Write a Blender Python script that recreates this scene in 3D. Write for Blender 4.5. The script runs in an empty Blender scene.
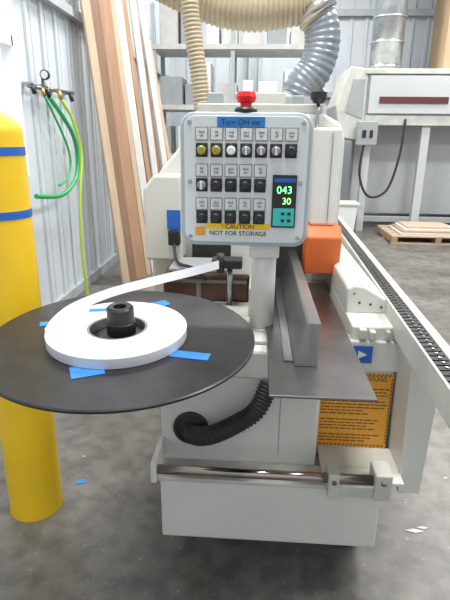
import bpy, bmesh, math, random
from mathutils import Vector, Matrix, Euler
random.seed(7)
D=bpy.data; C=bpy.context
col=C.scene.collection

# ---------------------------------------------------------------- materials
def mat(name, c, rough=0.5, metal=0.0, noise=0.0, nscale=8.0, bump=0.0, bscale=60.0, c2=None, emis=None, estr=0.0, spec=None, stretch=None):
    m=D.materials.new(name); m.use_nodes=True
    nt=m.node_tree; b=nt.nodes['Principled BSDF']
    b.inputs['Base Color'].default_value=(*c,1); b.inputs['Roughness'].default_value=rough
    b.inputs['Metallic'].default_value=metal
    if spec is not None: b.inputs['Specular IOR Level'].default_value=spec
    tc=nt.nodes.new('ShaderNodeTexCoord'); mp=nt.nodes.new('ShaderNodeMapping')
    nt.links.new(tc.outputs['Object'],mp.inputs['Vector'])
    if stretch: mp.inputs['Scale'].default_value=stretch
    if noise>0 or c2:
        n=nt.nodes.new('ShaderNodeTexNoise'); n.inputs['Scale'].default_value=nscale; n.inputs['Detail'].default_value=6
        nt.links.new(mp.outputs[0],n.inputs['Vector'])
        r=nt.nodes.new('ShaderNodeValToRGB'); r.color_ramp.elements[0].position=0.35; r.color_ramp.elements[1].position=0.68
        d=c2 if c2 else tuple(x*(1-noise) for x in c)
        r.color_ramp.elements[0].color=(*d,1); r.color_ramp.elements[1].color=(*c,1)
        nt.links.new(n.outputs['Fac'],r.inputs['Fac']); nt.links.new(r.outputs['Color'],b.inputs['Base Color'])
    if bump>0:
        n2=nt.nodes.new('ShaderNodeTexNoise'); n2.inputs['Scale'].default_value=bscale
        nt.links.new(mp.outputs[0],n2.inputs['Vector'])
        bp=nt.nodes.new('ShaderNodeBump'); bp.inputs['Strength'].default_value=bump; bp.inputs['Distance'].default_value=0.01
        nt.links.new(n2.outputs['Fac'],bp.inputs['Height']); nt.links.new(bp.outputs['Normal'],b.inputs['Normal'])
    if emis:
        b.inputs['Emission Color'].default_value=(*emis,1); b.inputs['Emission Strength'].default_value=estr
    return m

M={}
M['white']=mat('machine_white_paint',(0.70,0.70,0.65),0.38,noise=0.10,nscale=3)
M['white2']=mat('machine_white_paint_dirty',(0.60,0.60,0.55),0.45,noise=0.22,nscale=6)
M['grey']=mat('grey_paint',(0.33,0.35,0.36),0.45,noise=0.1)
M['panel']=mat('panel_face',(0.70,0.73,0.73),0.4)
M['booth']=mat('booth_grey_panel',(0.50,0.53,0.53),0.5,noise=0.06,nscale=2)
M['panelrim']=mat('panel_rim',(0.42,0.46,0.48),0.4)
M['black']=mat('black_plastic',(0.012,0.012,0.013),0.4)
M['rubber']=mat('black_rubber',(0.02,0.02,0.02),0.6)
M['disc']=mat('disc_laminate',(0.024,0.024,0.027),0.36,noise=0.45,nscale=14,bump=0.03)
M['steel']=mat('brushed_steel',(0.46,0.46,0.47),0.28,metal=0.95,noise=0.25,nscale=5,stretch=(8,1,1))
M['steeldark']=mat('worn_steel',(0.30,0.29,0.29),0.28,metal=0.95,noise=0.4,nscale=4)
M['chrome']=mat('polished_shaft',(0.38,0.33,0.30),0.15,metal=1.0)
M['galv']=mat('galvanised_duct',(0.55,0.58,0.60),0.35,metal=0.8,noise=0.25,nscale=10)
M['yellow']=mat('bollard_yellow',(0.88,0.56,0.012),0.45,noise=0.1,nscale=5,bump=0.05,bscale=20)
M['blue']=mat('blue_tape',(0.02,0.12,0.48),0.6)
M['bluetape']=mat('painters_tape',(0.03,0.22,0.60),0.6,noise=0.15,nscale=30)
M['tape']=mat('white_edge_banding',(0.80,0.80,0.84),0.45)
M['orange']=mat('orange_paint',(0.72,0.15,0.03),0.4)
M['red']=mat('red_plastic',(0.75,0.01,0.015),0.35)
M['labelor']=mat('warning_orange',(0.86,0.40,0.04),0.5,noise=0.06)
M['ink']=mat('black_ink',(0.02,0.02,0.02),0.6)
M['inksoft']=mat('printed_ink',(0.10,0.06,0.03),0.6)
M['inkred']=mat('badge_maroon',(0.10,0.02,0.02),0.5)
M['yel2']=mat('caution_yellow',(0.90,0.55,0.02),0.5)
M['lab']=mat('label_white',(0.72,0.74,0.70),0.5)
M['beige']=mat('beige_hose',(0.52,0.43,0.29),0.5,noise=0.12,nscale=6)
M['flex']=mat('grey_flex_duct',(0.32,0.35,0.39),0.28,noise=0.3,nscale=9,metal=0.3)
M['green']=mat('green_hose',(0.02,0.33,0.10),0.4)
M['lime']=mat('lime_hose',(0.42,0.62,0.05),0.4)
M['wood']=mat('tan_board',(0.42,0.25,0.15),0.6,noise=0.2,nscale=4,stretch=(6,6,0.5))
M['wood2']=mat('pale_board',(0.55,0.42,0.30),0.6,noise=0.15,nscale=4,stretch=(6,6,0.5))
M['wood3']=mat('brown_board',(0.27,0.16,0.10),0.6,noise=0.2,nscale=4,stretch=(6,6,0.5))
M['woodw']=mat('primed_board',(0.62,0.60,0.58),0.6,noise=0.1)
M['brown']=mat('copper_brown',(0.10,0.045,0.03),0.3,metal=0.3,noise=0.3)
M['card']=mat('cardboard',(0.45,0.32,0.2),0.8,noise=0.1)
M['brass']=mat('brass',(0.6,0.42,0.15),0.3,metal=1)
M['wall']=mat('white_metal_siding',(0.58,0.62,0.66),0.5,noise=0.06,nscale=1.5)
M['girt']=mat('galv_girt',(0.42,0.45,0.47),0.5,noise=0.1)
M['ceil']=mat('ceiling_insulation',(0.72,0.73,0.74),0.8,noise=0.05)
M['frame']=mat('window_frame',(0.75,0.76,0.77),0.4)
M['teal']=mat('display_teal',(0.03,0.42,0.38),0.4,emis=(0.02,0.4,0.34),estr=0.2)
M['dg']=mat('digit_green',(0.1,0.9,0.3),0.4,emis=(0.25,1,0.35),estr=2.0)
M['dy']=mat('digit_yellow',(0.4,0.9,0.2),0.4,emis=(0.3,1,0.25),estr=2.0)
M['btnyel']=mat('lamp_yellow',(0.35,0.30,0.03),0.3)
M['btnwhite']=mat('lamp_white',(0.8,0.8,0.78),0.3)
M['btngrey']=mat('knob_grey',(0.25,0.26,0.27),0.35)
M['core']=mat('coil_core_card',(0.20,0.19,0.18),0.7)
M['glass']=mat('daylight_pane',(0.9,0.95,1.0),0.2,emis=(0.93,0.97,1),estr=0.8)
M['dark']=mat('dark_interior',(0.03,0.03,0.032),0.7)

def floor_mat():
    m=D.materials.new('polished_concrete'); m.use_nodes=True; nt=m.node_tree; b=nt.nodes['Principled BSDF']
    tc=nt.nodes.new('ShaderNodeTexCoord')
    def noise(s,d=8):
        n=nt.nodes.new('ShaderNodeTexNoise'); n.inputs['Scale'].default_value=s; n.inputs['Detail'].default_value=d
        nt.links.new(tc.outputs['Object'],n.inputs['Vector']); return n
    n1=noise(2.2); r=nt.nodes.new('ShaderNodeValToRGB')
    r.color_ramp.elements[0].position=.35; r.color_ramp.elements[0].color=(.115,.107,.096,1)
    r.color_ramp.elements[1].position=.65; r.color_ramp.elements[1].color=(.215,.202,.184,1)
    nt.links.new(n1.outputs['Fac'],r.inputs['Fac'])
    n2=noise(60,3); r2=nt.nodes.new('ShaderNodeValToRGB')
    r2.color_ramp.elements[0].position=.66; r2.color_ramp.elements[0].color=(0,0,0,1)
    r2.color_ramp.elements[1].position=.74; r2.color_ramp.elements[1].color=(1,1,1,1)
    nt.links.new(n2.outputs['Fac'],r2.inputs['Fac'])
    mx=nt.nodes.new('ShaderNodeMix'); mx.data_type='RGBA'
    nt.links.new(r2.outputs['Color'],mx.inputs[0]); nt.links.new(r.outputs['Color'],mx.inputs[6]); mx.inputs[7].default_value=(.36,.35,.33,1)
    n3=noise(12); r3=nt.nodes.new('ShaderNodeValToRGB')
    r3.color_ramp.elements[0].position=.38; r3.color_ramp.elements[0].color=(.55,.55,.55,1)
    r3.color_ramp.elements[1].position=.58; r3.color_ramp.elements[1].color=(1,1,1,1)
    nt.links.new(n3.outputs['Fac'],r3.inputs['Fac'])
    m2=nt.nodes.new('ShaderNodeMix'); m2.data_type='RGBA'; m2.blend_type='MULTIPLY'; m2.inputs[0].default_value=.7
    nt.links.new(mx.outputs[2],m2.inputs[6]); nt.links.new(r3.outputs['Color'],m2.inputs[7])
    vo=nt.nodes.new('ShaderNodeTexVoronoi'); vo.feature='DISTANCE_TO_EDGE'; vo.inputs['Scale'].default_value=.8
    n4=noise(3); vm=nt.nodes.new('ShaderNodeVectorMath'); vm.operation='MULTIPLY_ADD'
    nt.links.new(n4.outputs['Color'],vm.inputs[0]); vm.inputs[1].default_value=(.5,.5,.5); nt.links.new(tc.outputs['Object'],vm.inputs[2])
    nt.links.new(vm.outputs[0],vo.inputs['Vector'])
    r5=nt.nodes.new('ShaderNodeValToRGB'); r5.color_ramp.elements[0].position=0; r5.color_ramp.elements[0].color=(.7,.7,.7,1)
    r5.color_ramp.elements[1].position=.004; r5.color_ramp.elements[1].color=(1,1,1,1)
    nt.links.new(vo.outputs['Distance'],r5.inputs['Fac'])
    m3=nt.nodes.new('ShaderNodeMix'); m3.data_type='RGBA'; m3.blend_type='MULTIPLY'; m3.inputs[0].default_value=.6
    nt.links.new(m2.outputs[2],m3.inputs[6]); nt.links.new(r5.outputs['Color'],m3.inputs[7])
    nt.links.new(m3.outputs[2],b.inputs['Base Color'])
    mr=nt.nodes.new('ShaderNodeMapRange'); mr.inputs[3].default_value=.25; mr.inputs[4].default_value=.5
    nt.links.new(n1.outputs['Fac'],mr.inputs[0]); nt.links.new(mr.outputs[0],b.inputs['Roughness'])
    return m
M['floor']=floor_mat()

# ---------------------------------------------------------------- helpers
def empty(name, loc=(0,0,0), rot=(0,0,0)):
    o=D.objects.new(name,None); o.location=loc; o.rotation_euler=rot; o.empty_display_size=.1; col.objects.link(o); return o
def mk(name, bm, m, parent=None, smooth=False, bevel=0, seg=2):
    bmesh.ops.recalc_face_normals(bm,faces=bm.faces)
    me=D.meshes.new(name); bm.to_mesh(me); bm.free()
    if isinstance(m,str): m=M[m]
    me.materials.append(m)
    o=D.objects.new(name,me); col.objects.link(o)
    if parent: o.parent=parent
    if smooth:
        for p in me.polygons: p.use_smooth=True
    if bevel>0:
        b=o.modifiers.new('b','BEVEL'); b.width=bevel; b.segments=seg; b.limit_method='ANGLE'; b.angle_limit=math.radians(35)
    return o
def addbox(bm,x0,x1,y0,y1,z0,z1):
    vs=[bm.verts.new((x,y,z)) for x in (x0,x1) for y in (y0,y1) for z in (z0,z1)]
    for f in ((0,1,3,2),(4,6,7,5),(0,4,5,1),(2,3,7,6),(0,2,6,4),(1,5,7,3)): bm.faces.new([vs[i] for i in f])
def box(name,x0,x1,y0,y1,z0,z1,m,parent=None,bevel=0.0,rot=None):
    bm=bmesh.new()
    if rot:
        cx,cy,cz=(x0+x1)/2,(y0+y1)/2,(z0+z1)/2
        addbox(bm,x0-cx,x1-cx,y0-cy,y1-cy,z0-cz,z1-cz)
        o=mk(name,bm,m,parent,bevel=bevel); o.location=(cx,cy,cz); o.rotation_euler=rot; return o
    addbox(bm,x0,x1,y0,y1,z0,z1); return mk(name,bm,m,parent,bevel=bevel)
def boxes(name,L,m,parent=None,bevel=0):
    bm=bmesh.new()
    for b in L: addbox(bm,*b)
    return mk(name,bm,m,parent,bevel=bevel)
def prism(name,poly,axis,a0,a1,m,parent=None,bevel=0,smooth=False):
    bm=bmesh.new()
    def P(p,a):
        if axis=='X': return (a,p[0],p[1])
        if axis=='Y': return (p[0],a,p[1])
        return (p[0],p[1],a)
    A=[bm.verts.new(P(p,a0)) for p in poly]; B=[bm.verts.new(P(p,a1)) for p in poly]; n=len(poly)
    bm.faces.new(A); bm.faces.new(B[::-1])
    for i in range(n): bm.faces.new((A[i],A[(i+1)%n],B[(i+1)%n],B[i]))
    return mk(name,bm,m,parent,smooth,bevel)
def rrect(x0,x1,z0,z1,r,n=6):
    out=[]
    for cx,cz,a in ((x1-r,z1-r,0),(x0+r,z1-r,90),(x0+r,z0+r,180),(x1-r,z0+r,270)):
        for i in range(n+1):
            t=math.radians(a+90*i/n); out.append((cx+r*math.cos(t),cz+r*math.sin(t)))
    return out
def frames(pts):
    T=[]
    for i in range(len(pts)):
        a=pts[max(i-1,0)]; b=pts[min(i+1,len(pts)-1)]; T.append((b-a).normalized())
    up=Vector((0,0,1)) if abs(T[0].z)<.9 else Vector((1,0,0))
    N=[]; n=(up-T[0]*up.dot(T[0])).normalized()
    for t in T:
        n=(n-t*n.dot(t)).normalized(); N.append(n)
    return T,N
def catmull(P,step):
    P=[Vector(p) for p in P]; P=[2*P[0]-P[1]]+P+[2*P[-1]-P[-2]]; out=[]
    for i in range(1,len(P)-2):
        p0,p1,p2,p3=P[i-1:i+3]; n=max(2,int((p2-p1).length/step))
        for k in range(n):
            t=k/n; out.append(.5*((2*p1)+(p2-p0)*t+(2*p0-5*p1+4*p2-p3)*t*t+(3*p1-p0-3*p2+p3)*t**3))
    out.append(P[-2]); return out
def tube(name,P,r,m,parent=None,ridge=0.0,pitch=0.02,nseg=20,caps=True,straight=False,wob=0):
    step=pitch/4 if ridge>0 else 0.02
    pts=[Vector(p) for p in P] if straight else catmull(P,step)
    if not straight and ridge>0:
        L=[0]
        for a,b in zip(pts,pts[1:]): L.append(L[-1]+(b-a).length)
        n=int(L[-1]/step); new=[]; j=0
        for i in range(n+1):
            s=L[-1]*i/n
            while j<len(L)-2 and L[j+1]<s: j+=1
            new.append(pts[j].lerp(pts[j+1],(s-L[j])/max(L[j+1]-L[j],1e-9)))
        pts=new
    T,N=frames(pts); bm=bmesh.new(); rings=[]
    for i,p in enumerate(pts):
        rr=r if not callable(r) else r(i/(len(pts)-1))
        if ridge>0: rr+=ridge*(0,.7,1,.7)[i%4]
        if wob: rr*=1+wob*random.uniform(-1,1)
        B=T[i].cross(N[i])
        rings.append([bm.verts.new(p+(N[i]*math.cos(a)+B*math.sin(a))*rr) for a in [2*math.pi*k/nseg for k in range(nseg)]])
    for a,b in zip(rings,rings[1:]):
        for k in range(nseg): bm.faces.new((a[k],a[(k+1)%nseg],b[(k+1)%nseg],b[k]))
    if caps: bm.faces.new(rings[0]); bm.faces.new(rings[-1][::-1])
    o=mk(name,bm,m,parent)
    for p in o.data.polygons: p.use_smooth=len(p.vertices)==4
    return o
def lathe(name,prof,m,parent=None,loc=(0,0,0),rot=(0,0,0),n=48):
    bm=bmesh.new(); R=[]
    for (r,z) in prof:
        if r<1e-6: R.append([bm.verts.new((0,0,z))])
        else: R.append([bm.verts.new((r*math.cos(2*math.pi*k/n),r*math.sin(2*math.pi*k/n),z)) for k in range(n)])
    for a,b in zip(R,R[1:]):
        for k in range(n):
            q=(k+1)%n
            if len(a)==1 and len(b)==1: continue
            if len(a)==1: bm.faces.new((a[0],b[k],b[q]))
            elif len(b)==1: bm.faces.new((a[k],a[q],b[0]))
            else: bm.faces.new((a[k],a[q],b[q],b[k]))
    o=mk(name,bm,m,parent); o.location=loc; o.rotation_euler=rot
    for p in o.data.polygons: p.use_smooth=True
    o.data.set_sharp_from_angle(angle=math.radians(35))
    return o
def text(name,s,loc,size,m,parent=None,rot=(math.pi/2,0,0),align='CENTER'):
    cu=D.curves.new(name,'FONT'); cu.body=s; cu.size=size; cu.align_x=align; cu.align_y='CENTER'; cu.extrude=.0003
    cu.materials.append(M[m]); o=D.objects.new(name,cu); o.location=loc; o.rotation_euler=rot; col.objects.link(o)
    if parent: o.parent=parent
    return o

# ---------------------------------------------------------------- room
XL=-1.85; YB=11.3; XR=6.5; YF=-3.0; ZC=5.6
box('floor',XL-.2,XR+.2,YF,YB+.2,-.1,0,'floor')
WY0,WY1,WZ0,WZ1=2.9,3.92,1.3,2.2
L=[(XL-.12,XL,YF,WY0,0,ZC),(XL-.12,XL,WY1,YB,0,ZC),(XL-.12,XL,WY0,WY1,0,WZ0),(XL-.12,XL,WY0,WY1,WZ1,ZC)]
y=4.2
while y<YB-.1:
    L.append((XL-.01,XL+.022,y,y+.045,0,ZC)); L.append((XL-.01,XL+.008,y+.12,y+.14,0,ZC)); y+=.30
boxes('wall_left',L,'wall',bevel=.004)
L=[(XL-.12,XR+.12,YB,YB+.12,0,ZC)]
x=XL+.3
while x<XR: L.append((x,x+.06,YB-.03,YB+.01,0,ZC)); x+=.30
boxes('wall_back',L,'wall')
box('wall_right',XR,XR+.12,YF,YB,0,ZC,'wall')
box('ceiling',XL-.12,XR+.12,YF,YB+.12,ZC,ZC+.1,'ceil')
w=empty('window_1')
boxes('window_frame',[(XL-.06,XL+.03,WY0-.05,WY0+.02,WZ0-.05,WZ1+.05),(XL-.06,XL+.03,WY1-.02,WY1+.05,WZ0-.05,WZ1+.05),(XL-.06,XL+.03,WY0,WY1,WZ0-.05,WZ0+.02),(XL-.06,XL+.03,WY0,WY1,WZ1-.02,WZ1+.05),(XL-.05,XL+.0,3.4,3.44,WZ0,WZ1)],'frame',w)
box('window_pane',XL-.09,XL-.07,WY0,WY1,WZ0,WZ1,'glass',w)
boxes('trim_1',[(XL+.02,XL+.09,4.1,YB,2.62,2.70),(XL,XR,YB-.12,YB-.03,3.9,4.02),(XL,XR,YB-.12,YB-.03,2.4,2.5)],'girt')
box('baseboard_left',XL,XL+.04,YF,YB,0,.10,'girt')
boxes('steel_column',[(-.25,-.21,YB-.4,YB-.15,0,ZC),(-.05,-.01,YB-.4,YB-.15,0,ZC),(-.21,-.05,YB-.29,YB-.26,0,ZC)],'girt')

# ---------------------------------------------------------------- bollard
b=empty('safety_bollard',(-.932,1.755,0))
prof=[(0,0),(.112,0),(.112,.01),(.108,.03),(.108,1.555)]+[(.108*math.cos(a),1.555+.085*math.sin(a)) for a in [math.radians(q) for q in range(10,91,10)]]
lathe('bollard_sleeve',prof,'yellow',b)
lathe('reflective_band_1',[(.108,1.272),(.110,1.272),(.110,1.300),(.108,1.300)],'blue',b)
lathe('reflective_band_2',[(.108,1.488),(.110,1.488),(.110,1.516),(.108,1.516)],'blue',b)

# ---------------------------------------------------------------- edgebander
e=empty('edgebander_machine')
box('front_cabinet',-.312,.235,1.50,1.72,.20,.89,'white',e,.012)
boxes('cabinet_seams',[(-.305,.23,1.4985,1.501,.79,.793),(.10,.103,1.4985,1.501,.50,.79)],'grey',e)
box('base_frame',-.312,.50,1.60,4.4,.13,.89,'white',e,.008)
boxes('feet',[(-.28,-.18,1.65,1.75,0,.14),(.36,.46,1.65,1.75,0,.14),(-.28,-.18,4.2,4.3,0,.14),(.36,.46,4.2,4.3,0,.14)],'dark',e)
box('front_tray',-.300,.446,1.40,1.58,.205,.445,'white',e,.008)
box('tray_rim',-.306,.453,1.392,1.50,.443,.460,'white2',e,.004)
lathe('service_hole',[(0,0),(.062,0),(.062,.012),(.052,.013),(.052,.004),(0,.004)],'dark',e,(-.205,1.502,.59),(math.pi/2,0,0))
tube('black_corrugated_hose',[(-.215,1.53,.575),(-.19,1.47,.578),(-.13,1.435,.605),(-.05,1.425,.655),(.02,1.44,.705),(.06,1.48,.78)],.027,'rubber',e,ridge=.006,pitch=.012)
tube('chrome_shaft',[(-.30,1.365,.512),(.42,1.365,.512)],.016,'chrome',e,straight=True,nseg=24)
box('shaft_bracket_left',-.318,-.30,1.34,1.50,.475,.55,'white',e,.004)
prism('shaft_bracket_right',[(.262,.455),(.262,.50),(.44,.50),(.46,.49),(.46,.455)],'Y',1.345,1.45,'white2',e,.005)
boxes('bracket_clamp',[(.255,.29,1.335,1.40,.455,.545),(.40,.455,1.335,1.42,.455,.55)],'white2',e,.005)
box('ledge_shelf',.25,.515,1.40,1.60,.462,.476,'white',e,.003)
boxes('bracket_bolts',[(.42,.435,1.328,1.336,.515,.53),(.266,.28,1.328,1.336,.51,.525)],'steeldark',e,.003)
# printed warning label (paper thin)
box('warning_label',.238,.498,1.5975,1.5988,.478,.775,'labelor',e)
Y0,Y1=1.5970,1.5977
random.seed(3)
L=[]
for i in range(20):
    z=.738-i*.0125
    if i in (5,11,16): continue
    x=.252; end=.25+.235*random.uniform(.6,1)
    while x<end:
        w_=random.uniform(.008,.028); L.append((x,min(x+w_,.486),Y0,Y1,z,z+.0042)); x+=w_+.004
boxes('warning_text_words',L,'inksoft',e)
text('warning_heading','WARNING  ACHTUNG',(.368,1.5968,.753),.021,'ink',e)
bmh=bmesh.new()
for (za,zb) in ((.764,.773),(.481,.490)):
    x=.240
    while x<.486:
        v=[bmh.verts.new(p) for p in ((x,Y0,za),(x+.006,Y0,za),(x+.012,Y0,zb),(x+.006,Y0,zb))]; bmh.faces.new(v); x+=.014
for xx in (.240,.490):
    zz=.495
    while zz<.755:
        v=[bmh.verts.new(p) for p in ((xx,Y0,zz),(xx+.006,Y0,zz+.005),(xx+.006,Y0,zz+.012),(xx,Y0,zz+.007))]; bmh.faces.new(v); zz+=.014
mk('warning_hatching',bmh,'inksoft',e)
random.seed(7)
# right upper beam
box('beam_apron',.24,.505,1.585,1.66,.79,.900,'white',e,.004)
box('right_beam',.338,.51,1.60,4.3,.893,.950,'white',e,.006)
prism('right_beam_cover',[(.338,.948),(.338,1.04),(.36,1.055),(.40,1.05),(.485,1.0),(.485,.948)],'Y',1.74,4.2,'white',e,.008)
boxes('beam_holes',[(.38,.388,1.738,1.741,.985,.993),(.42,.428,1.738,1.741,.98,.988),(.46,.468,1.738,1.741,.97,.978),(.36,.366,1.738,1.741,1.02,1.026)],'dark',e)
box('blue_sticker_1',.345,.41,1.581,1.584,.822,.885,'blue',e)
prism('sticker_arrow',[(.362,.840),(.392,.854),(.362,.868)],'Y',1.579,1.5805,'lab',e)
lathe('bolt_1',[(0,.008),(.009,.008),(.009,0)],'steel',e,(.31,1.585,.87),(math.pi/2,0,0),16)
boxes('small_knobs',[(.36,.385,1.58,1.605,.91,.945),(.395,.415,1.575,1.605,.91,.94),(.45,.465,1.58,1.605,.91,.94)],'white2',e,.004)
prism('side_support_slab',[(.515,.40),(.585,.40),(.60,.93),(.60,.925),(.50,.925)],'Y',1.45,1.95,'white',e)
# conveyor track
def track_x(y): return .488+(y-1.2)*.032
bm=bmesh.new()
def tb(bm,xo0,xo1,y0,y1,z0,z1):
    n0=len(bm.verts); addbox(bm,xo0,xo1,y0,y1,z0,z1); bm.verts.ensure_lookup_table()
    for v in list(bm.verts)[n0:]: v.co.x+=track_x(v.co.y)
tb(bm,-.027,-.020,1.02,4.2,.925,1.008); tb(bm,.028,.055,1.02,4.2,.90,1.010); tb(bm,-.020,.028,1.02,4.2,.935,.975)
mk('track_channel',bm,'white2',e)
bm=bmesh.new(); tb(bm,.055,.085,1.02,4.2,.905,.94); mk('track_outer_flange',bm,'grey',e)
bm=bmesh.new(); yy=1.04
while yy<4.18:
    tb(bm,-.018,.026,yy,yy+.022,.975,1.006); yy+=.03
mk('track_links',bm,'rubber',e)
bm=bmesh.new(); yy=1.04
while yy<4.18:
    tb(bm,.002,.010,yy+.007,yy+.015,1.005,1.009); yy+=.03
mk('track_link_pins',bm,'steel',e)
# steel infeed plate and fence
box('infeed_plate',.047,.325,1.15,2.24,.912,.920,'steeldark',e,.002)
box('plate_support',.08,.33,1.30,1.58,.885,.912,'white2',e,.004)
prism('infeed_fence',[(.122,.9205),(.154,1.052),(.160,1.056),(.192,1.056),(.194,1.052),(.190,.9205)],'Y',1.33,2.45,'steel',e,.0015)
boxes('fence_foot',[(.095,.122,1.36,2.4,.9203,.926)],'steel',e,.001)
# deck, hood, inner units
box('top_deck',-.31,.335,1.55,2.4,.892,.903,'white2',e,.002)
prism('rear_hood',[(-.50,.62),(-.50,1.33),(-.44,1.42),(-.30,1.58),(-.12,1.66),(.28,1.66),(.36,1.62),(.38,1.55),(.38,.90),(-.30,.90),(-.36,.62)],'Y',2.32,4.4,'white',e,.015)
prism('hood_wing_left',[(-.50,1.02),(-.50,1.34),(-.45,1.40),(-.33,1.40),(-.33,1.02)],'Y',2.18,2.32,'white',e,.012)
box('hood_column_right',.230,.340,2.15,2.32,1.2,1.60,'white',e,.012)
boxes('hood_column_seam',[(.30,.305,2.147,2.151,1.22,1.58)],'grey',e)
box('hood_slot',-.30,.24,2.30,2.325,.91,1.12,'dark',e)
box('glue_unit',-.38,-.02,1.96,2.28,.905,1.02,'brown',e,.01)
box('glue_unit_cover',-.36,-.08,1.99,2.2,1.02,1.035,'grey',e,.003)
boxes('glue_unit_trim',[(-.37,-.03,1.952,1.962,.985,.998),(-.24,-.22,1.952,1.962,.91,.985)],'steeldark',e,.002)
box('black_junction',-.385,-.335,2.13,2.18,1.10,1.165,'black',e,.006)
tube('black_air_line',[(-.36,2.14,1.11),(-.33,2.04,1.05),(-.25,1.94,1.05),(-.20,1.95,1.0)],.007,'rubber',e)
box('tape_guide_plate',-.17,-.05,1.88,1.96,1.065,1.10,'black',e,.005)
tube('tape_guide_roller',[(-.135,1.89,1.05),(-.135,1.89,1.125)],.016,'black',e,straight=True)
tube('tape_guide_post',[(-.10,1.93,.90),(-.10,1.93,1.07)],.012,'steel',e,straight=True)
box('white_cowl',-.10,.0,1.98,2.1,.905,1.16,'white',e,.008)
box('deck_side_panel',-.02,.04,1.78,2.3,.90,1.02,'white2',e,.005)
prism('orange_guard',[(2.10,1.0),(2.08,1.16),(2.12,1.20),(2.25,1.20),(2.25,1.0)],'X',.215,.362,'orange',e,.006)
tube('clamp_knob_stem',[(.25,2.3,1.55),(.25,2.3,1.72)],.008,'steel',e,straight=True)
lathe('clamp_knob',[(0,0),(.02,0),(.035,.02),(.035,.045),(.02,.06),(0,.06)],'black',e,(.25,2.3,1.70))
box('blue_sticker_2',-.395,-.335,2.174,2.179,1.165,1.25,'blue',e)
boxes('top_unit',[(-.28,.28,2.34,2.40,1.66,1.70),(-.12,.12,2.5,2.7,1.66,1.76)],'white2',e,.006)
boxes('top_clutter',[(-.24,-.17,2.4,2.5,1.655,1.75),(.15,.20,2.4,2.5,1.655,1.74)],'grey',e,.006)
lathe('extraction_port',[(0,0),(.105,0),(.105,.10),(.098,.12),(0,.12)],'grey',e,(.21,3.0,1.655))
tube('panel_post',[(.03,1.685,.895),(.03,1.685,1.26)],.043,'white',e,straight=True,nseg=32)
lathe('post_flange',[(0,0),(.050,0),(.050,.008),(.044,.010),(0,.010)],'white2',e,(.03,1.685,.900))

# ---------------------------------------------------------------- control panel
cp=empty('control_panel')
def px(x): return -.03+(x-249)*.00316
def pz(y): return 1.415-(y-186)*.0031
PF=1.600
prism('panel_housing',rrect(px(181),px(311),pz(250),pz(117),.045),'Y',PF+.004,PF+.075,'panelrim',cp,.008)
prism('panel_face',rrect(px(185.5),px(306.5),pz(245.5),pz(120.5),.035),'Y',PF-.004,PF+.006,'panel',cp,.002)
prism('neck_bracket',[(-.02,1.17),(-.02,1.25),(.08,1.25),(.08,1.17)],'Y',1.63,1.74,'white',cp,.006)
for i,(sx,sy) in enumerate(((191,127),(301,127),(191,240),(301,240),(191,184),(301,184))):
    lathe('screw_%d'%i,[(0,.004),(.006,.003),(.007,0)],'steel',cp,(px(sx),PF-.004,pz(sy)),(math.pi/2,0,0),16)
cols=[203,217.5,232,246.5,261,275.5,290]
def button(n,x,y,kind):
    lathe('bezel_%s'%n,[(0,.006),(.016,.006),(.019,.004),(.019,0)],'black',cp,(px(x),PF-.004,pz(y)),(math.pi/2,0,0),24)
    m={'k':'black','y':'btnyel','w':'btnwhite','g':'btngrey'}[kind]
    lathe('button_%s'%n,[(0,.018),(.010,.018),(.0135,.015),(.0135,0)],m,cp,(px(x),PF-.009,pz(y)),(math.pi/2,0,0),24)
    if kind=='g': box('knob_grip_%s'%n,px(x)-.003,px(x)+.003,PF-.034,PF-.02,pz(y)-.012,pz(y)+.012,'lab',cp,.001)
    box('button_block_%s'%n,px(x)-.0185,px(x)+.0185,PF-.008,PF-.003,pz(y)-.021,pz(y)+.021,'black',cp,.003)
rows=[(153,'yywgggk',137.5,7),(187,'gkkkk',172.5,5),(219.5,'kkkkk',206,5)]
for r,(y,kinds,ly,n) in enumerate(rows):
    for i in range(n):
        button('%d_%d'%(r,i),cols[i],y,kinds[i])
        box('label_%d_%d'%(r,i),px(cols[i]-5.4),px(cols[i]+5.4),PF-.007,PF-.0035,pz(ly+5.5),pz(ly-5.5),'lab',cp)
        box('label_frame_%d_%d'%(r,i),px(cols[i]-6.4),px(cols[i]+6.4),PF-.006,PF-.0034,pz(ly+6.7),pz(ly-6.5),'btngrey',cp)
        text('label_text_%d_%d'%(r,i),('feed\non','lift\noff','trim\ntop','glue\nauto')[(r+i)%4],(px(cols[i]),PF-.0075,pz(ly)),.010,'ink',cp)
box('display_body',px(273.5),px(297.5),PF-.012,PF-.003,pz(229),pz(176),'black',cp,.003)
box('display_keypad',px(275),px(296),PF-.0135,PF-.011,pz(227),pz(209),'teal',cp)
boxes('display_keys',[(px(283+i*6.2),px(286.5+i*6.2),PF-.015,PF-.013,pz(223-j*7),pz(220-j*7)) for i in range(2) for j in range(2)],'black',cp)
text('display_digits_top','043',(px(285.5),PF-.0135,pz(191)),.033,'dg',cp)
text('display_digits_bottom','30',(px(288),PF-.0135,pz(202)),.029,'dy',cp)
box('display_brand',px(275),px(296),PF-.0132,PF-.011,pz(183),pz(179),'blue',cp)
box('blue_tape_note',px(218),px(264),PF-.006,PF-.0035,pz(131.5),pz(121.5),'bluetape',cp)
text('tape_note_writing','Turn ON vac',(px(241),PF-.007,pz(126.5)),.022,'ink',cp)
box('caution_sticker',px(207),px(272),PF-.006,PF-.0035,pz(239.5),pz(225),'lab',cp)
box('caution_sticker_yellow',px(207),px(272),PF-.0068,PF-.0055,pz(232),pz(225),'yel2',cp)
box('caution_sticker_left',px(196),px(206),PF-.006,PF-.0035,pz(239),pz(230),'labelor',cp)
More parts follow.
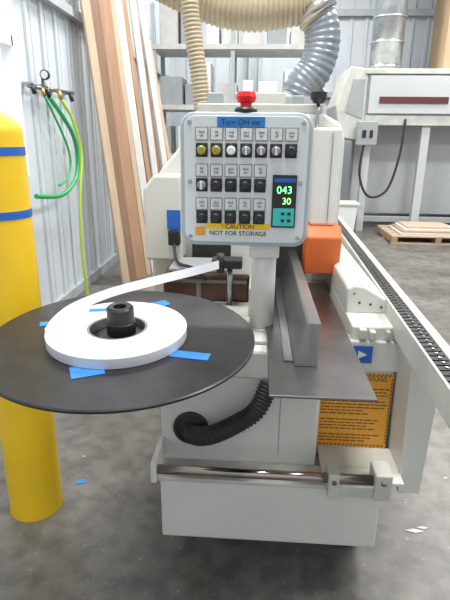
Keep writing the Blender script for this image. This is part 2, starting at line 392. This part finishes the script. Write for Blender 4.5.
text('caution_text','! CAUTION',(px(240),PF-.0075,pz(229.2)),.021,'ink',cp)
text('storage_text','NOT FOR STORAGE',(px(240),PF-.0075,pz(236.3)),.0205,'ink',cp)
lathe('stop_base',[(0,0),(.034,0),(.036,.012),(.030,.018),(0,.018)],'black',cp,(px(245),PF+.04,pz(117)-.003))
lathe('stop_mushroom',[(.018,.015),(.018,.03),(.028,.034),(.032,.048),(.027,.062),(0,.066)],'red',cp,(px(245),PF+.04,pz(117)-.003))

# ---------------------------------------------------------------- reel table
rt=empty('edge_tape_reel_table',(-.395,1.37,.98),(math.radians(3),0,0))
lathe('turntable_disc',[(0,-.012),(.396,-.012),(.402,-.009),(.402,-.003),(.398,0),(0,0)],'disc',rt,n=128)
lathe('hub',[(.0,.082),(.018,.082),(.020,.096),(.034,.098),(.040,.092),(.041,.05),(.043,.048),(.043,.012),(.07,.010),(.075,.0),(.0,.0)],'black',rt)
lathe('hub_bearing',[(0,-.012),(.06,-.012),(.06,-.05),(.035,-.06),(.035,-.11),(0,-.11)],'white2',rt)
for i,(x,y,w_,h_,a,z) in enumerate(((.222,-.112,.11,.040,-8,.0012),(-.035,-.220,.085,.065,25,.0012),(-.238,.075,.09,.034,20,.0012),(.040,.25,.125,.05,35,.0012),(-.085,.12,.10,.024,8,.0338))):
    box('painters_tape_%d'%i,x-w_/2,x+w_/2,y-h_/2,y+h_/2,z-.0008,z+.0006,'bluetape',rt,rot=(0,0,math.radians(a)))
box('reel_support_arm',-.43,-.05,1.46,1.56,.82,.87,'white2',e,.006)
box('reel_support_arm_end',-.445,-.35,1.32,1.56,.82,.865,'white2',e,.006)
er=empty('edge_banding_roll',(-.395,1.37,.98),(math.radians(3),0,0))
prof=[(.090,.001),(.206,.001),(.207,.003),(.207,.0315)]
r=.206
while r>.094:
    prof+= [(r,.0325),(r-.003,.0320)]; r-=.006
prof+=[(.090,.0315),(.090,.001)]
lathe('coil',prof,'tape',er,(-.010,-.006,0),n=96)
lathe('coil_core',[(.0895,.031),(.0895,.002),(.082,.002),(.082,.031),(.0895,.031)],'core',er,(-.010,-.006,0),n=64)
P=catmull([(-.613,1.33,.992),(-.617,1.42,1.0),(-.595,1.53,1.010),(-.51,1.66,1.024),(-.37,1.77,1.042),(-.23,1.84,1.065),(-.14,1.872,1.085)],.01)
bm=bmesh.new(); prev=None
for i,p in enumerate(P):
    f=i/(len(P)-1)
    d=(P[min(i+1,len(P)-1)]-P[max(i-1,0)]).normalized()
    side=Vector((-d.y,d.x,0)).normalized()
    tilt=math.radians(8+30*math.sin(math.pi*min(1,f*1.1)))
    up=(Vector((0,0,1))*math.cos(tilt)+side*math.sin(tilt)).normalized()
    nn=d.cross(up).normalized()*.0007; hw=.0165
    q=[bm.verts.new(p+nn*s+up*h) for s,h in ((-1,-hw),(1,-hw),(1,hw),(-1,hw))]
    if prev:
        for k in range(4): bm.faces.new((prev[k],prev[(k+1)%4],q[(k+1)%4],q[k]))
    else: bm.faces.new(q)
    prev=q
bm.faces.new(prev[::-1])
o=mk('tape_strip',bm,'tape'); o.parent=er; o.matrix_parent_inverse=(Matrix.Translation((-.395,1.37,.98))@Euler((math.radians(3),0,0)).to_matrix().to_4x4()).inverted()

# ---------------------------------------------------------------- dust hoses
dh=empty('dust_extraction_hose')
tube('beige_flexible_hose',[(-.95,3.1,2.75),(-.72,3.05,2.48),(-.48,3,2.33),(-.25,3,2.24),(-.05,3,2.21),(.13,3,2.23),(.24,3,2.24),(.30,3,2.17)],.098,'beige',dh,ridge=.012,pitch=.026,nseg=32)
tube('grey_flexible_duct',[(.27,3,2.21),(.315,3,2.13),(.325,3,2.03),(.295,3,1.92),(.235,3,1.84),(.21,3,1.78)],.090,'flex',dh,ridge=.007,pitch=.03,nseg=28,wob=.02)
tube('hose_clamp',[(.262,3,2.23),(.300,3,2.175)],.108,'steel',dh,straight=True,nseg=32)
dh2=empty('dust_extraction_hose.001')
tube('thin_beige_hose',[(-.42,2.6,3.0),(-.37,2.6,2.5),(-.335,2.6,2.1),(-.30,2.6,1.85),(-.27,2.6,1.60)],.036,'beige',dh2,ridge=.007,pitch=.018,nseg=20)
vd=empty('vertical_metal_duct')
tube('galvanised_pipe',[(2.15,9.6,2.6),(2.15,9.6,5.55)],.27,'galv',vd,straight=True,nseg=32)
for i in range(7):
    z=2.75+i*.38; tube('duct_seam_%d'%i,[(2.15,9.6,z),(2.15,9.6,z+.03)],.285,'galv',vd,straight=True,nseg=32)

# ---------------------------------------------------------------- background machine
bc=empty('filter_booth_cabinet')
box('cabinet_body',1.75,5.0,8.9,10.2,1.95,2.62,'grey',bc,.02)
box('cabinet_top_lip',1.70,5.05,8.85,10.25,2.58,2.66,'white2',bc,.01)
box('cabinet_front',1.78,4.9,8.86,8.9,1.98,2.56,'booth',bc,.01)
box('cabinet_badge',1.95,3.05,8.84,8.862,2.14,2.24,'inkred',bc)
prism('side_chute',[(1.25,2.1),(1.45,2.70),(1.75,2.66),(1.75,1.55),(1.35,1.6)],'Y',8.9,10.1,'white2',bc,.02)
prism('chute_opening',[(1.42,2.0),(1.52,2.5),(1.70,2.5),(1.70,1.9)],'Y',8.88,8.905,'grey',bc)
box('back_skirt',1.75,5.0,9.6,9.65,.25,1.95,'booth',bc,.01)
box('cabinet_lower_lip',1.75,5.0,8.9,9.0,1.80,1.96,'white2',bc,.01)
boxes('cabinet_legs',[(1.78,1.90,8.95,9.07,0,1.95),(2.72,2.86,8.95,9.07,0,1.95),(4.88,5.0,8.95,9.07,0,1.95),(1.78,1.90,10.0,10.12,0,1.95),(4.88,5.0,10,10.12,0,1.95)],'booth',bc,.01)
boxes('base_rail',[(1.78,5.0,8.98,9.05,.18,.28)],'grey',bc,.01)
box('duct_casing',3.0,3.9,9.2,10,2.66,5.55,'card',empty('tall_cardboard_duct'),.02)
eb=empty('electrical_box')
box('box_shell',1.62,1.95,8.74,8.86,1.48,1.86,'grey',eb,.015)
boxes('box_switches',[(1.70,1.76,8.72,8.74,1.60,1.72),(1.82,1.87,8.72,8.74,1.60,1.72)],'black',eb,.005)
tube('box_cable',[(1.75,8.80,1.5),(1.72,8.76,1.0),(1.9,8.76,.65),(2.2,8.78,.75),(2.35,8.78,1.3),(2.4,8.84,1.9)],.02,'rubber',eb)
bn=empty('white_bin')
prism('bin_shell',[(1.38,.0),(1.33,.56),(1.66,.56),(1.61,.0)],'Y',8.3,8.65,'lab',bn,.02)
box('bin_rim',1.31,1.68,8.27,8.68,.54,.58,'white',bn,.008)
pl=empty('wooden_pallet')
boxes('pallet_slats',[(2.15,3.6,7.9+i*.16,8.0+i*.16,.11,.13) for i in range(7)]+[(2.15,3.6,7.9+i*.16,8.0+i*.16,0,.02) for i in range(0,7,3)],'wood2',pl)
boxes('pallet_runners',[(2.15,2.24,7.9,8.96,.02,.11),(2.83,2.92,7.9,8.96,.02,.11),(3.51,3.6,7.9,8.96,.02,.11)],'wood',pl)
ss=empty('sheet_offcuts')
for i in range(4):
    box('offcut_%d'%i,2.3+.04*i,3.4-.09*i,8.0+.03*i,8.8-.05*i,.1305+i*.03,.1595+i*.03,('woodw','card','lab','wood2')[i],ss,.003)

# ---------------------------------------------------------------- shelving
sh=empty('storage_rack')
boxes('rack_uprights',[(x,x+.06,y,y+.06,0,3.4) for x in (-1.62,-.45,.72) for y in (8.0,8.7)],'girt',sh)
boxes('rack_shelves',[(-1.62,.78,7.98,8.78,z,z+.07) for z in (.5,1.25,1.97,2.80)],'white2',sh)
rc=['lab','woodw','grey','panel','card','grey','white2','woodw','panel']
for s,z in enumerate((.57,1.32,2.04,2.87)):
    x=-1.52; k=0
    while x<.6:
        w_=random.uniform(.10,.34); h=random.uniform(.2,.62); d=random.uniform(8.02,8.2)
        if x+w_>.7: break
        box('stored_box_%d_%d'%(s,k),x,x+w_,d,8.65,z,z+h,random.choice(rc),sh,.01)
        x+=w_+random.uniform(.02,.12); k+=1

# ---------------------------------------------------------------- lumber
lm=empty('leaning_lumber')
def board(n,xb,yb,xt,yt,zt,w_,th,m):
    bm=bmesh.new(); a=Vector((xb,yb,0)); t_=Vector((xt,yt,zt)); d=(t_-a).normalized(); wv=Vector((.5,.85,0)).normalized() if n<20 else Vector((0,1,0)); wv=(wv-d*wv.dot(d)).normalized(); nv=d.cross(wv)
    q=[]
    for p in (a,t_):
        for s,u in ((-1,-1),(1,-1),(1,1),(-1,1)): q.append(bm.verts.new(p+wv*s*w_/2+nv*u*th/2))
    for f in ((0,1,2,3),(7,6,5,4),(0,4,5,1),(1,5,6,2),(2,6,7,3),(3,7,4,0)): bm.faces.new([q[i] for i in f])
    zmin=min(v.co.z for v in bm.verts)
    for v in bm.verts: v.co.z-=zmin
    mk('board_%d'%n,bm,m,lm)
board(0,-1.42,5.20,-1.70,5.15,3.2,.10,.03,'wood2')
board(1,-1.38,5.32,-1.66,5.27,3.3,.12,.03,'wood3')
board(2,-1.32,5.45,-1.60,5.40,3.3,.17,.03,'wood')
board(3,-1.27,5.65,-1.56,5.60,3.2,.07,.03,'wood2')
board(4,-1.22,5.80,-1.56,5.80,3.3,.11,.02,'woodw')
board(5,-1.17,5.98,-1.52,5.98,3.1,.07,.02,'wood')
board(6,-1.13,6.15,-1.48,6.15,3.3,.10,.02,'woodw')
board(7,-1.08,6.35,-1.46,6.35,2.9,.06,.02,'wood3')
board(8,-1.04,6.55,-1.46,6.55,3.2,.10,.02,'woodw')
board(9,-.98,6.75,-1.40,6.75,2.7,.06,.02,'wood2')
for i in range(11):
    board(20+i,-1.18+i*.06,7.0+i*.05,-1.36+i*.07,7.5,1.2+.14*math.sin(i*2),.08,.022,('wood','woodw','grey','wood2')[i%4])

# ---------------------------------------------------------------- air line
ap=empty('compressed_air_line')
tube('main_pipe',[(XL+.07,4.02,1.92),(XL+.07,5.0,1.95)],.014,'steeldark',ap,straight=True)
tube('pipe_drop',[(XL+.07,4.30,1.93),(XL+.07,4.30,2.01)],.012,'steeldark',ap,straight=True)
lathe('pressure_gauge',[(0,0),(.038,0),(.038,.03),(0,.03)],'black',ap,(XL+.10,4.30,2.03),(math.pi/2,0,0),24)
lathe('gauge_face',[(0,.031),(.030,.031),(.030,.029)],'lab',ap,(XL+.10,4.30,2.03),(math.pi/2,0,0),24)
for i,y in enumerate((4.08,4.26,4.36,4.62,4.9)):
    tube('coupler_%d'%i,[(XL+.07,y,1.94),(XL+.09,y,1.87)],.018,'brass' if i%2 else 'black',ap,straight=True)
    box('pipe_bracket_%d'%i,XL+.0,XL+.08,y-.015,y+.015,1.925,1.955,'steel',ap)
gh=empty('green_air_hose')
tube('hose',[(XL+.09,4.36,1.868),(XL+.13,4.49,1.74),(XL+.15,4.67,1.58),(XL+.15,4.76,1.40),(XL+.15,4.70,1.22),(XL+.15,4.50,1.11),(XL+.15,4.22,1.07),(XL+.14,3.8,1.11)],.019,'green',gh)
gh2=empty('green_air_hose.001')
tube('hose',[(XL+.09,4.26,1.868),(XL+.12,4.38,1.70),(XL+.13,4.55,1.5),(XL+.13,4.62,1.34),(XL+.13,4.52,1.20),(XL+.13,4.3,1.15)],.010,'green',gh2)
lh=empty('lime_air_hose')
tube('hose',[(XL+.09,4.62,1.868),(XL+.13,4.76,1.7),(XL+.15,4.86,1.4),(XL+.15,4.74,1.0),(XL+.15,4.68,.5),(XL+.17,4.68,.02)],.014,'lime',lh)

# floor scraps
bm=bmesh.new()
for i in range(50):
    x=random.uniform(-1.6,2.2); y=random.uniform(1.0,5)
    if -.5<x<.65 : continue
    s=random.uniform(.004,.012); a=random.uniform(0,3); v=[bm.verts.new((x+s*math.cos(a+q*1.6),y+s*.5*math.sin(a+q*1.6),.0015)) for q in range(4)]; bm.faces.new(v)
for (x,y,s) in ((.70,1.72,.04),(.74,1.74,.025)):
    v=[bm.verts.new((x+s*math.cos(q*1.6),y+s*.3*math.sin(q*1.6),.002)) for q in range(4)]; bm.faces.new(v)
mk('floor_debris',bm,'lab')
box('floor_tape_scrap',-.81,-.77,1.90,1.93,.0,.003,'bluetape',None,rot=(0,0,.5))

# ---------------------------------------------------------------- lights
def area(n,loc,sx,sy,p,rot=(0,0,0),c=(1,1,1)):
    l=D.lights.new(n,'AREA'); l.shape='RECTANGLE'; l.size=sx; l.size_y=sy; l.energy=p; l.color=c
    o=D.objects.new(n,l); o.location=loc; o.rotation_euler=rot; col.objects.link(o)
for i,(x,y) in enumerate(((-.3,1.2),(3.0,1.5),(-.3,5.2),(3.0,5.2),(.2,9.0),(3.6,8.0))):
    area('highbay_light_%d'%i,(x,y,5.1),1.2,.6,165,c=(1,.99,.97))
    fx=empty('highbay_fixture' if i==0 else 'highbay_fixture.%03d'%i)
    box('fixture_housing',x-.65,x+.65,y-.35,y+.35,5.14,5.22,'white2',fx)
    boxes('fixture_hangers',[(x-.5,x-.49,y,y+.01,5.22,5.6),(x+.49,x+.5,y,y+.01,5.22,5.6)],'steel',fx)
w=D.worlds.new('w'); C.scene.world=w; w.use_nodes=True
w.node_tree.nodes['Background'].inputs[0].default_value=(.92,.96,1,1); w.node_tree.nodes['Background'].inputs[1].default_value=.9

# ---------------------------------------------------------------- camera
cam=D.cameras.new('camera'); co=D.objects.new('camera',cam); col.objects.link(co)
cam.sensor_fit='AUTO'; cam.sensor_width=36; cam.lens=29.7; cam.clip_start=.02
Rm=Matrix.Rotation(math.radians(3.5),4,'Z')@Matrix.Rotation(math.radians(72),4,'X')@Matrix.Rotation(math.radians(.7),4,'Z')
co.matrix_world=Matrix.Translation((0,0,1.55))@Rm
C.scene.camera=co
C.scene.view_settings.view_transform='Standard'
